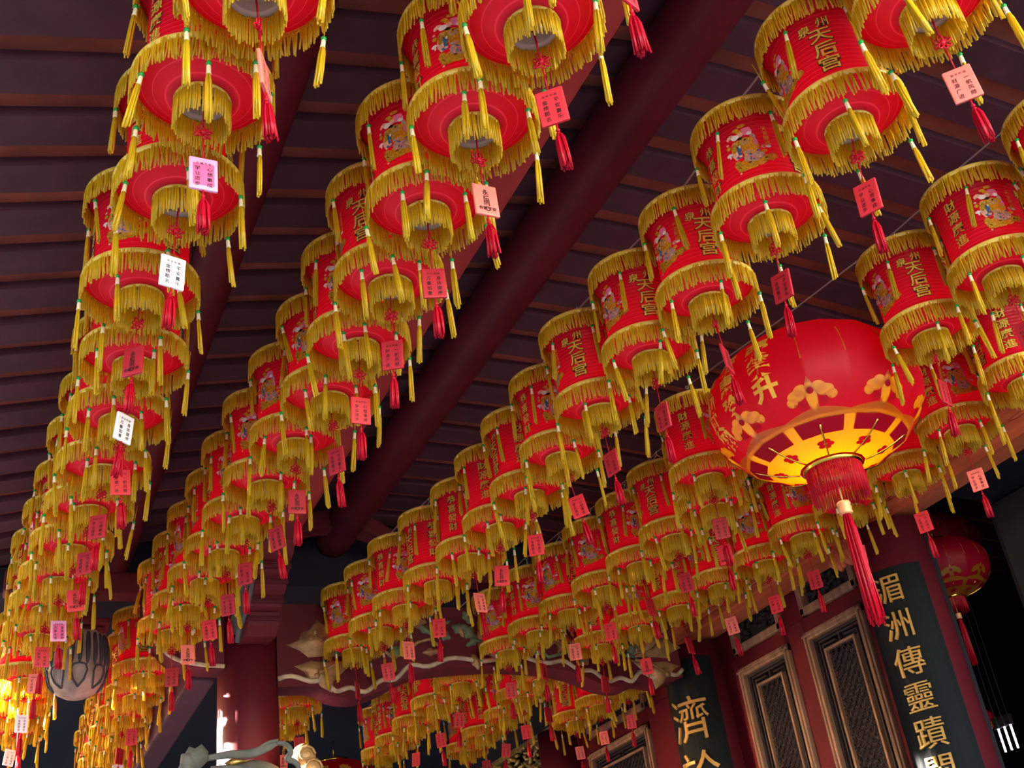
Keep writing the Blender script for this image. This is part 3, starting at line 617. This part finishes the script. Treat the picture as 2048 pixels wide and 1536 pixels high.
BULB = bpy.data.lights.new('bulb_light', 'POINT'); BULB.energy = 0.08; BULB.color = (1, .72, .5); BULB.shadow_soft_size = .03
def make_lantern():
    r = bpy.data.objects.new('palace_lantern', None); COL.objects.link(r)
    b = link('body', ME_BODY, r)
    t = link('top_fringe', ME_FT[0], r, (0, 0, HT*S)); link('braid', ME_BRT, t, (0, 0, -HT*S))
    t = link('bottom_fringe', ME_FB[0], r); link('braid', ME_BRB, t)
    n = link('neck_ring', ME_NECK, r); f = link('neck_fringe', ME_FN[0], n, (0, 0, -.155*S)); link('braid', ME_BRN, n)
    link('hanging_hook', ME_HOOK, r)
    g = MB(); g.ball((0, 0, 0), .035, 8, 0, (1, 1, 1.3)); bl = link('bulb', g.mesh('bulb', M['small_bulb']), r, (0, 0, .06*S))
    lo = bpy.data.objects.new('bulb_light', BULB); COL.objects.link(lo); lo.parent = bl; lo.location = (0, 0, .06*S)
    for k, me in enumerate((ME_F, ME_T, ME_C1, ME_F, ME_T, ME_C2)): link(me.name.split('.')[0], me, r, (0, 0, 0), (0, 0, k*PI/3))
    for ring, z0, off in ((RT+.006, HT, .5), (RB+.016, 0, .0)):
        for k in range(6):
            a = (k+off)*PI/3
            t = link('tassel', ME_TAS[k % 3], r, (ring*S*math.cos(a), ring*S*math.sin(a), (z0-.31)*S))
            link('bead', ME_BEAD, t, (0, 0, .085*S)); link('collar', ME_COL, t, (0, 0, .07*S)); link('thread', ME_STR, t, (0, 0, .3*S))
    return r
KIDS = {}
def kids(o):
    if o.name not in KIDS: KIDS[o.name] = list(o.children)
    return KIDS[o.name]
def copy_tree(o, parent=None):
    c = o.copy(); COL.objects.link(c)
    if parent: c.parent = parent
    for ch in kids(o): copy_tree(ch, c)
    return c
PROTO = make_lantern()
for o in list(sc.objects): pass
def walk(o):
    for c in list(o.children): kids(o); walk(c)
walk(PROTO)
ORD = ['first', 'second', 'third', 'fourth', 'fifth', 'sixth', 'seventh', 'eighth', 'ninth', 'tenth', 'eleventh', 'twelfth', 'thirteenth', 'fourteenth', 'fifteenth', 'sixteenth', 'seventeenth', 'eighteenth', 'nineteenth', 'twentieth', 'twenty-first', 'twenty-second', 'twenty-third', 'twenty-fourth']
FACE = {0: 'embroidered figure', 1: 'gold temple name', 2: 'four gold characters', 3: 'embroidered figure', 4: 'gold temple name', 5: 'gold greeting characters'}
_first = [True]
def place_lantern(x, y, z, phi, label, group, seed):
    random.seed(seed)
    o = PROTO if _first[0] else copy_tree(PROTO); _first[0] = False
    o.location = W(x, y, z)
    # phi: which point of the printed band (0 figure, 60 temple name, 120 wish ...) looks at the eye
    o.rotation_euler = (random.gauss(0, .012), random.gauss(0, .012), math.atan2(-y, -x)-math.radians(phi))
    tag(o, label, 'lantern', group)
    for c in o.children:
        st = c.name.split('.')[0]
        if st == 'top_fringe': c.data = ME_FT[seed % 3]; c.rotation_euler.z = random.uniform(0, 6.28)
        elif st == 'bottom_fringe': c.data = ME_FB[(seed+1) % 3]; c.rotation_euler.z = random.uniform(0, 6.28)
        elif st == 'tassel':
            c.rotation_euler = (random.gauss(0, .07), random.gauss(0, .07), random.uniform(0, 6.28))
            dz = random.uniform(-.05, .012)*S; c.location.z += dz
    return o

# --- wish plaques
mb = MB(); mb.tube([(0, 0, 0), (.004, 0, -.16), (0, 0, -.31)], .0075, 6); ME_CORD = mb.mesh('cord', M['red_tassel'])
mb = MB(); mb.tube([(0, 0, -.41), (0, 0, -.62)], .006, 5); ME_CORD2 = mb.mesh('cord', M['red_tassel'])
mb = MB(); random.seed(77)
for i in range(8):
    a = 2*PI*i/8+.2; c0 = Vector((0, 0, -.36)); d = Vector((math.cos(a), .35*math.sin(i*2.1), math.sin(a))); e = Vector((-math.sin(a), 0.2, math.cos(a)))
    mb.tube([c0+d*.032*(1-math.cos(t))+e*.016*math.sin(t) for t in [2*PI*j/10 for j in range(11)]], .007, 5)
mb.ball((0, 0, -.36), .025, 9, 0, (1, .7, 1)); ME_KNOT = mb.mesh('knot', M['red_tassel'])
PW, PH, PT = .1, .145, .013; PZ = -.765
def plaque(mat, hole=True):
    mb = MB(); mb.bbox(-PW, PW, -PT, PT, PZ-PH, PZ+PH, .012); return mb.mesh('plaque', mat)
ME_PL = {k: plaque(M['pl_'+k]) for k in ('red', 'salmon', 'dark', 'pink', 'white')}
def writing(cols, head, style=0, size=.044):
    mb = MB(); fn = lambda x, z: (x, -PT-.003, z)
    if style == 0:
        for i, ch in enumerate(head): flat(mb, ch, .022, (i-(len(head)-1)/2)*.028, PZ+.09, fn, .0)
        for j, col in enumerate(cols):
            for i, ch in enumerate(col): flat(mb, ch, size*.86, .042-.084*j, PZ+.042-.048*i, fn, .006)
    else:
        for i, ch in enumerate(cols[0]): flat(mb, ch, .05, 0, PZ+.07-.052*i, fn, .02)
        for i, ch in enumerate(cols[1]): flat(mb, ch, .034, (i-1.5)*.037, PZ-.085, fn, .02)
    return mb.mesh('writing', M['ink'])
ME_WR = [writing(('身体健康', '万事如意'), '新年祈福'), writing(('一帆风顺', '财源广进'), '新年祈福'), writing(('心想事成', '学业进步'), '祈福平安'), writing(('平安喜乐', '金榜题名'), '新年祈福'), writing(('永结同心', '合家平安'), '祈福', 1)]
mb = MB(); mb.bbox(-.075, .075, -PT-.0009, -PT+.004, PZ-.11, PZ+.09, .01); ME_INSET = mb.mesh('pink_panel', plain('rose_print_panel', srgb(226, 90, 140), 0.5))
mb = MB(); mb.tube([(0, 0, PZ-PH+.01), (0, 0, PZ-PH-.07)], .007, 5); mb.ball((0, 0, PZ-PH-.055), .016, 8); mb.ball((0, 0, PZ-PH-.09), .02, 8); ME_TOG = mb.mesh('toggle_knot', M['red_tassel'])
ME_RT = tassel_mesh('red_tassel', M['red_tassel'], .27, 26, .04, 91, .009)
def make_tag():
    r = bpy.data.objects.new('wish_plaque', None); COL.objects.link(r)
    link('cord', ME_CORD, r); link('knot', ME_KNOT, r); link('cord', ME_CORD2, r)
    p = link('plaque', ME_PL['red'], r); link('writing', ME_WR[0], p)
    t = link('red_tassel', ME_RT, r, (0, 0, (PZ-PH-.095)*S)); link('toggle_knot', ME_TOG, t, (0, 0, -(PZ-PH-.095)*S))
    return r
PTAG = make_tag(); walk(PTAG); kids(PTAG)
_ft = [True]
def place_tag(x, y, z, yaw, color, label, group, seed, drop=0.0):
    random.seed(seed+500)
    o = PTAG if _ft[0] else copy_tree(PTAG); _ft[0] = False
    o.location = W(x, y, z-.1-drop)
    # yaw 0: the written face looks at the eye
    o.rotation_euler = (random.gauss(0, .05), random.gauss(0, .05), math.atan2(-y, -x)+PI/2+math.radians(yaw))
    tag(o, label, 'wish plaque', group)
    for c in o.children:
        if c.name.split('.')[0] == 'plaque':
            c.data = ME_PL[color]
            for w in c.children: w.data = ME_WR[seed % 5]
            if color == 'pink': link('pink_panel', ME_INSET, c)
    return o

# --- where they hang: x across the porch, y along the rows, phi = what they show
ROWS = {
 'A': ('leftmost row', [(1.25, 5.25, 180), (1.11, 6.25, 175), (1.13, 7.45, 172), (1.03, 8.86, 22), (1.14, 10.05, 40), (1.14, 11.22, 35), (1.12, 12.43, 200), (1.08, 13.5, 20), (1.0, 14.75, 5), (.93, 15.9, 70), (.86, 16.95, 190), (.84, 18.2, 10), (.8, 20.45, 250), (.81, 21.6, 65), (.82, 22.75, 20), (.82, 23.9, 300)]),
 'B': ('second row from left', [(3.15, 3.83, 0), (3.16, 4.95, 120), (3.15, 6.09, 4), (3.14, 7.21, 20), (3.17, 8.36, 88), (3.2, 9.52, 15), (3.2, 10.72, 28), (3.1, 11.8, 40), (3.02, 12.6, 22), (2.97, 13.4, 20), (2.94, 14.2, 80), (2.88, 15.39, 60), (2.82, 16.75, 10), (2.77, 17.75, 200)]),
 'C': ('middle row below round beam', [(5.95, 3.93, 70), (6.17, 5.14, 55), (6.26, 6.42, -2), (6.4, 7.71, 42), (6.35, 8.82, 46), (6.32, 10.01, 76), (6.42, 11.28, -4), (6.47, 12.58, 125), (6.5, 13.7, 138), (6.5, 14.74, 330), (6.36, 15.65, 300), (6.2, 16.5, -10), (6.13, 17.4, 20), (6.0, 18.25, 35)]),
 'D': ('row behind the middle row', [(9.3, 5.3, 140), (9.3, 6.55, 152), (9.36, 7.72, 48), (8.76, 11.5, 140), (9.4, 12.43, 32), (9.38, 13.5, 90), (9.38, 14.68, -20), (9.3, 15.75, 15), (9.2, 16.7, 40), (9.08, 17.6, -5), (8.96, 18.4, 25)]),
 'E': ('row nearest the lattice doors', [(11.44, 8.34, 118), (11.55, 9.6, 148), (11.75, 10.9, 60), (11.64, 12.16, 20), (11.57, 13.2, 160), (11.6, 14.35, 15), (11.4, 15.4, 50), (11.2, 16.3, 100), (11.0, 17.25, 0), (10.75, 18.3, 70)]),
 'a': ('second row beyond beam stub', [(2.66, 20.2, 60), (2.69, 21.46, 120), (2.68, 22.88, 10), (2.71, 24.2, 70), (2.73, 25.5, 130), (2.75, 26.8, 20), (2.77, 28.1, 80)]),
 'c': ('short row right of column', [(5.88, 22.4, 200), (6.0, 23.8, 60)]),
 'd': ('first row beyond carved beam', [(8.79, 20.85, 140), (8.85, 22.4, 120), (8.98, 24.0, 90), (9.06, 25.5, 0), (9.09, 26.7, 70)]),
 'e': ('second row beyond carved beam', [(10.5, 20.6, 20), (10.6, 21.9, 70), (10.93, 23.4, 15), (11.0, 25.0, 120), (11.2, 26.5, 60)]),
 'f': ('third row beyond carved beam', [(12.8, 21.2, 70), (12.83, 22.6, 30), (12.86, 23.9, 80)]),
}
TAGS = {'A': {0: ('salmon', 75), 1: ('pink', 12), 2: ('white', 22), 3: ('dark', -35), 4: ('white', 40), 5: ('red', 5), 6: ('dark', -25), 7: ('dark', -30), 8: ('red', -5), 9: ('pink', 10), 10: ('red', 0), 11: ('salmon', -10), 12: ('white', 15), 13: ('dark', 70), 14: ('white', 30)},
        'B': {0: ('red', 65), 1: ('red', -8), 2: ('salmon', 30), 3: ('dark', 8), 4: ('dark', -12), 5: ('red', 18), 6: ('dark', -35), 7: ('dark', 12), 8: ('dark', -35), 9: ('dark', -30), 10: ('dark', -25), 11: ('red', -10), 12: ('salmon', 12), 13: ('dark', -8)},
        'C': {0: ('salmon', 10), 1: ('red', -18), 2: ('dark', -30), 3: ('dark', 75), 4: ('dark', -45), 5: ('dark', -40), 6: ('red', -12), 7: ('red', -8), 8: ('red', 0), 9: ('salmon', 40), 10: ('red', -4), 11: ('salmon', 30), 12: ('red', 0), 13: ('dark', 70)},
        'D': {1: ('dark', -20), 2: ('dark', 70), 5: ('dark', -10), 3: ('dark', 5), 4: ('red', -5), 6: ('dark', 55), 7: ('red', -12), 8: ('salmon', 0), 9: ('dark', 60), 10: ('red', 5)},
        'E': {1: ('salmon', -10), 2: ('red', -15), 3: ('red', 25), 4: ('dark', -12), 5: ('red', -15), 6: ('salmon', -8), 7: ('dark', 60), 8: ('red', -8), 9: ('dark', 50)},
        'a': {1: ('dark', -15), 2: ('dark', 50), 3: ('white', 5), 5: ('dark', 20)}, 'c': {0: ('red', 5), 1: ('salmon', -10)},
        'd': {0: ('red', 10), 1: ('red', -5), 2: ('dark', -30), 3: ('red', 15), 4: ('dark', 0)}, 'e': {0: ('dark', 50), 1: ('red', -8), 2: ('red', 0), 3: ('dark', 5), 4: ('red', 10)}, 'f': {0: ('red', 5), 1: ('salmon', -12), 2: ('salmon', 8)}}
def spread_row(lst, d=1.085):
    ys = [q[1] for q in lst]
    for _ in range(60):
        for i in range(len(ys)-1):
            dx = lst[i+1][0]-lst[i][0]; need = math.sqrt(max(d*d-dx*dx, 0)); e = need-(ys[i+1]-ys[i])
            if e > 0: ys[i] -= e*.5; ys[i+1] += e*.5
    return [(q[0], y, q[2]) for q, y in zip(lst, ys)]
ROWS = {k: (n, spread_row(l)) for k, (n, l) in ROWS.items()}
PLN = {'red': 'red', 'salmon': 'salmon-pink', 'dark': 'deep red', 'pink': 'pink-and-white', 'white': 'white'}
H0 = 6.32; sd = 0
for key, (rn, lst) in ROWS.items():
    for i, (x, y, phi) in enumerate(lst):
        sd += 1; nm = FACE[int(round(phi/60)) % 6]
        place_lantern(x, y, H0, phi, 'red lantern showing %s, %s from top in the %s' % (nm, ORD[i], rn), 'lanterns of the '+rn, sd)
        if i in TAGS.get(key, {}):
            c_, yw = TAGS[key][i]
            place_tag(x, y, H0, yw, c_, '%s plaque with red tassel under %s lantern of the %s' % (PLN[c_], ORD[i], rn), 'wish plaques of the '+rn, sd)
# --- steel wires carrying the rows
for key, (rn, lst) in ROWS.items():
    pts = []; lo = lst if key != 'D' else lst
    x0, y0, _ = lst[0]; x1, y1, _ = lst[-1]
    if key.isupper():
        pts.append((x0, y0-4, H0+HT+.36))
    else: pts.append((x0, y0-.8, H0+HT+.345))
    prev = None
    for x, y, _ in lst:
        if prev: pts.append(((prev[0]+x)/2, (prev[1]+y)/2, H0+HT+.325-.02*abs(y-prev[1])*0))
        pts.append((x, y, H0+HT+.362)); prev = (x, y)
    pts.append((x1, min(y1+1.2, 19.2) if key.isupper() else y1+.8, H0+HT+.35))
    g = MB(); g.tube(pts, .011, 5)
    tag(link('steel_wire', g.mesh('steel_wire', M['steel'], True)), 'thin grey steel wire along lantern tops of the '+rn, 'wire', 'wires carrying the lantern rows')

# ------------------------------------------------------------------ the big red lantern
BA, BBH, NG = 1.33, 0.9, 16
def sph(ph, th, off=0.0):
    w_ = 2*PI/NG; f_ = ph % w_-w_/2; k = .985*math.cos(w_/2)/math.cos(f_)+.015   # cloth stretched flat between the ribs
    r = (BA*math.cos(th)**.9)*k; z = BBH*math.sin(th)
    return ((r+off*math.cos(th))*math.cos(ph), (r+off*math.cos(th))*math.sin(ph), z+off*math.sin(th)*1.2)
def sheet(mb, pts, mi=0, off=.012, sub=3):
    """a flat printed shape given as (longitude, latitude) in degrees, laid on the lantern"""
    cx = sum(p[0] for p in pts)/len(pts); cy = sum(p[1] for p in pts)/len(pts); n = len(pts); vs = []; fs = []
    for k in range(sub):
        t = 1-k/sub
        vs += [sph(math.radians(cx+(x-cx)*t), math.radians(cy+(y-cy)*t), off) for x, y in pts]
    vs.append(sph(math.radians(cx), math.radians(cy), off))
    for k in range(sub-1): fs += [(k*n+i, k*n+(i+1) % n, (k+1)*n+(i+1) % n, (k+1)*n+i) for i in range(n)]
    fs += [((sub-1)*n+i, (sub-1)*n+(i+1) % n, sub*n) for i in range(n)]
    mb.add(vs, fs, mi, True)
def ell(cx, cy, rx, ry, n=18): return [(cx+rx*math.cos(2*PI*i/n), cy+ry*math.sin(2*PI*i/n)) for i in range(n)]
def big_body():
    mb = MB(); NJ, NK = NG*16, 80; ths = [math.radians(-76+152*k/NK) for k in range(NK+1)]
    vs = [sph(2*PI*j/NJ, th) for th in ths for j in range(NJ)]
    def printed(j, k):
        # where gold foil is printed the silk is cut away and the foil itself is the skin
        lo, la = (360*(j+.5)/NJ+22.5) % 45-22.5, -76+152*(k+.5)/NK
        if la < -43.5: return not (-57 < la < -46 and abs(lo) < 18)
        return any(((lo-x)/rx)**2+((la-y)/ry)**2 < .8 for x, y, rx, ry in ((0, -30, 3, 11), (8, -27, 5, 4), (-8, -27, 5, 4), (11.5, -30.5, 3, 3.2), (-11.5, -30.5, 3, 3.2), (5, -24.5, 3.8, 4.2), (-5, -24.5, 3.8, 4.2))) and ((lo/2.2)**2+((la+26)/2.8)**2 > 1) and all(((lo-q*6.3)/2.5)**2+((la+34)/3)**2 > 1 for q in (1, -1))
    mb.add(vs, [(k*NJ+j, k*NJ+(j+1) % NJ, (k+1)*NJ+(j+1) % NJ, (k+1)*NJ+j) for k in range(NK) for j in range(NJ) if not printed(j, k)], 0, True); return mb.mesh('silk_body', M['big_fabric'])
def big_print(part, s):
    mb = MB()
    if part == 'cloud' or part == 'band':
        c0 = 45*s
        def band(t0, t1, a0, a1, mi, off, n=12):
            vs = []; 
            for i in range(n+1):
                a = c0+a0+(a1-a0)*i/n
                for q in range(4): vs.append(sph(math.radians(a), math.radians(t0+(t1-t0)*q/3), off))
            mb.add(vs, [(i*4+q, i*4+q+1, i*4+q+5, i*4+q+4) for i in range(n) for q in range(3)], mi, True)
        if part == 'band': band(-75, -43, -22.5, 22.5, 0, .010, 14); band(-57, -46, -18, 18, 1, .016)
        # scalloped outer rim and the cloud head
        if part == 'band': sheet(mb, [(c0-22.5+45*i/16, -42.5+4.5*math.sin(PI*i/16)) for i in range(17)]+[(c0+22.5-45*i/8, -46) for i in range(9)], 0, .011)
        if part == 'cloud':
            sheet(mb, [(c0-2.5, -41), (c0-3, -34), (c0-3.5, -30), (c0-2, -21), (c0, -16), (c0+2, -21), (c0+3.5, -30), (c0+3, -34), (c0+2.5, -41)], 0, .012)
            for q in (1, -1):
                sheet(mb, ell(c0+q*8, -27, 5.2, 4.2), 0, .013); sheet(mb, ell(c0+q*11.5, -30.5, 3.2, 3.4), 0, .0135); sheet(mb, ell(c0+q*5, -24.5, 4, 4.4), 0, .0125)
                sheet(mb, ell(c0+q*6.3, -34, 2.2, 2.6), 1, .017)
            sheet(mb, ell(c0, -26, 1.9, 2.4), 1, .017)
        for k in range(5 if part == 'band' else 0):
            a = 2*PI*k/5; sheet(mb, ell(c0+5.5*math.cos(a), -65+2.4*math.sin(a), 4.2, 1.7, 10), 1, .018, 2)
    if part == 'strip':
        a = 360/NG*s
        sheet(mb, [(a-.35, -2), (a+.35, -2), (a+.35, 22), (a-.35, 22)], 0, .012, 2)
    return mb.mesh('gold_'+part, [M['big_gold'], M['big_fabric']])
def big_text(cols):
    mb = MB()
    for ph0, chars in cols:
        for th0, ch, h in chars:
            vs, fs = glyph_cut(ch, .045, 5)
            mb.add([sph(math.radians(ph0+v.x*h/math.cos(math.radians(th0))*1.0), math.radians(th0+v.y*h*1.25), .014) for v in vs], fs, 0, False)
    return mb.mesh('name_lettering', M['gold_paint'])
ME_BB = big_body(); ME_BP = [('gold_band', big_print('band', s)) for s in range(8)]+[('gold_cloud', big_print('cloud', s)) for s in range(8)]+[('gold_strip', big_print('strip', s)) for s in range(NG)]
mb = MB(); zc = BBH*math.sin(math.radians(-76)); mb.lathe([(.33, zc+.03), (.36, zc+.01), (.36, zc-.05), (.33, zc-.06), (.3, zc-.05), (.3, zc+.03)], 40)
for i in range(8):
    a = 2*PI*i/8; mb.tube([sph(a, math.radians(-75+4.2*k), .02) for k in range(7)], .012, 6)
ME_BC = mb.mesh('brass_cap', M['brass'])
mb = MB(); fringe(mb, .33, .42, 150, 61, .0075); ME_BF = mb.mesh('red_fringe', M['red_tassel'])
mb = MB(); mb.lathe([(.001, 0), (.075, 0), (.085, -.03), (.075, -.05), (.085, -.08), (.075, -.11), (.085, -.14), (.07, -.16), (.001, -.16)], 20); mb.tube([(0, 0, 0), (0, 0, .45)], .012, 6); ME_BK = mb.mesh('tassel_collar', plain('gold_thread_collar', srgb(232, 160, 110), .45, .2))
ME_BT = tassel_mesh('long_tassel', M['red_tassel'], 1.35, 70, .085, 63, .011)
mb = MB(); zt = BBH*math.sin(math.radians(76)); mb.lathe([(.33, zt-.03), (.36, zt), (.36, zt+.06), (.3, zt+.08), (.001, zt+.1)], 32); mb.tube([(0, 0, zt+.1), (0, 0, zt+.85)], .012, 6); ME_BH = mb.mesh('top_cap', M['brass'])
mb = MB(); mb.lathe([(.33, zt-.03), (.36, zt), (.36, zt+.06), (.3, zt+.08), (.001, zt+.1)], 32); mb.tube([(0, 0, zt+.1), (0, 0, zt+.55)], .012, 6); ME_BH2 = mb.mesh('top_cap', M['brass'])
def big_lantern(loc, sc_, rz, label, text=None, lamp=0.0, tail=True, tall=0.0, group=None):
    r = thing('round_lantern', label, 'lantern', loc, rz, group); r.scale = (sc_,)*3
    b = link('silk_body', ME_BB, r); 
    for nm, me in ME_BP: link(nm, me, b)
    if text: link('name_lettering', text, b)
    link('brass_cap', ME_BC, r); link('top_cap', ME_BH if lamp else ME_BH2, r)
    if tail:
        link('red_fringe', ME_BF, r, (0, 0, (zc-.04)*S)); t = link('long_tassel', ME_BT, r, (0, 0, (zc-.62)*S)); link('tassel_collar', ME_BK, t, (0, 0, .14*S))
    if lamp:
        g = MB(); g.ball((0, 0, 0), .06, 12, 0, (1, 1, 1.3)); bl = link('bulb', g.mesh('bulb', M['bulb']), r, (0, 0, -.34*S))
        l = bpy.data.lights.new('lantern_bulb', 'POINT'); l.energy = lamp; l.color = (1, .62, .25); l.shadow_soft_size = .04
        lo = bpy.data.objects.new('lantern_bulb', l); COL.objects.link(lo); lo.parent = r; lo.location = (0.0, 0.0, -.46*S)
    return r
az = math.degrees(math.atan2(-9.5, -9.15))
TXT = big_text([(-22, [(22, '張', 13), (4, '榮', 13), (-14, '升', 13)]), (-45, [(24, '張', 12), (6, '惠', 12), (-12, '玲', 12)]), (-67, [(20, '張', 12), (4, '加', 12), (-12, '興', 12), (-27, '翔', 11)])])
big_lantern(W(9.15, 9.55, 6.3), .99, math.radians(az), 'huge lit red round lantern with gold clouds and gold characters among the small lanterns', TXT, 0.42, True)
big_lantern(W(16.9, 15.75, 7.2), .78, .4, 'dim red round lantern, upper of two hanging behind the red hall column at right', None, 0, False, 0, 'dim round lanterns in the dark aisle')
big_lantern(W(15.5, 14.25, 6.2), .6, .9, 'dim red round lantern, lower of two hanging behind the red hall column at right', None, 0, True, 0, 'dim round lanterns in the dark aisle')
big_lantern(W(17.0, 15.95, 3.95), .22, .9, 'small dim red round lantern low in the dark aisle beside the white tubes', None, 0, False)
az2 = math.degrees(math.atan2(-28, -8.52))
TXT2 = big_text([(-15, [(30, '闔', 14), (12, '家', 14), (-6, '平', 14), (-24, '安', 14)]), (13, [(30, '身', 14), (12, '體', 14), (-6, '健', 14), (-24, '康', 14)])])
big_lantern(W(8.5, 28.8, 5.7), .98, math.radians(az2), 'red round lantern with two columns of gold characters beyond the round column', TXT2, 0, False)
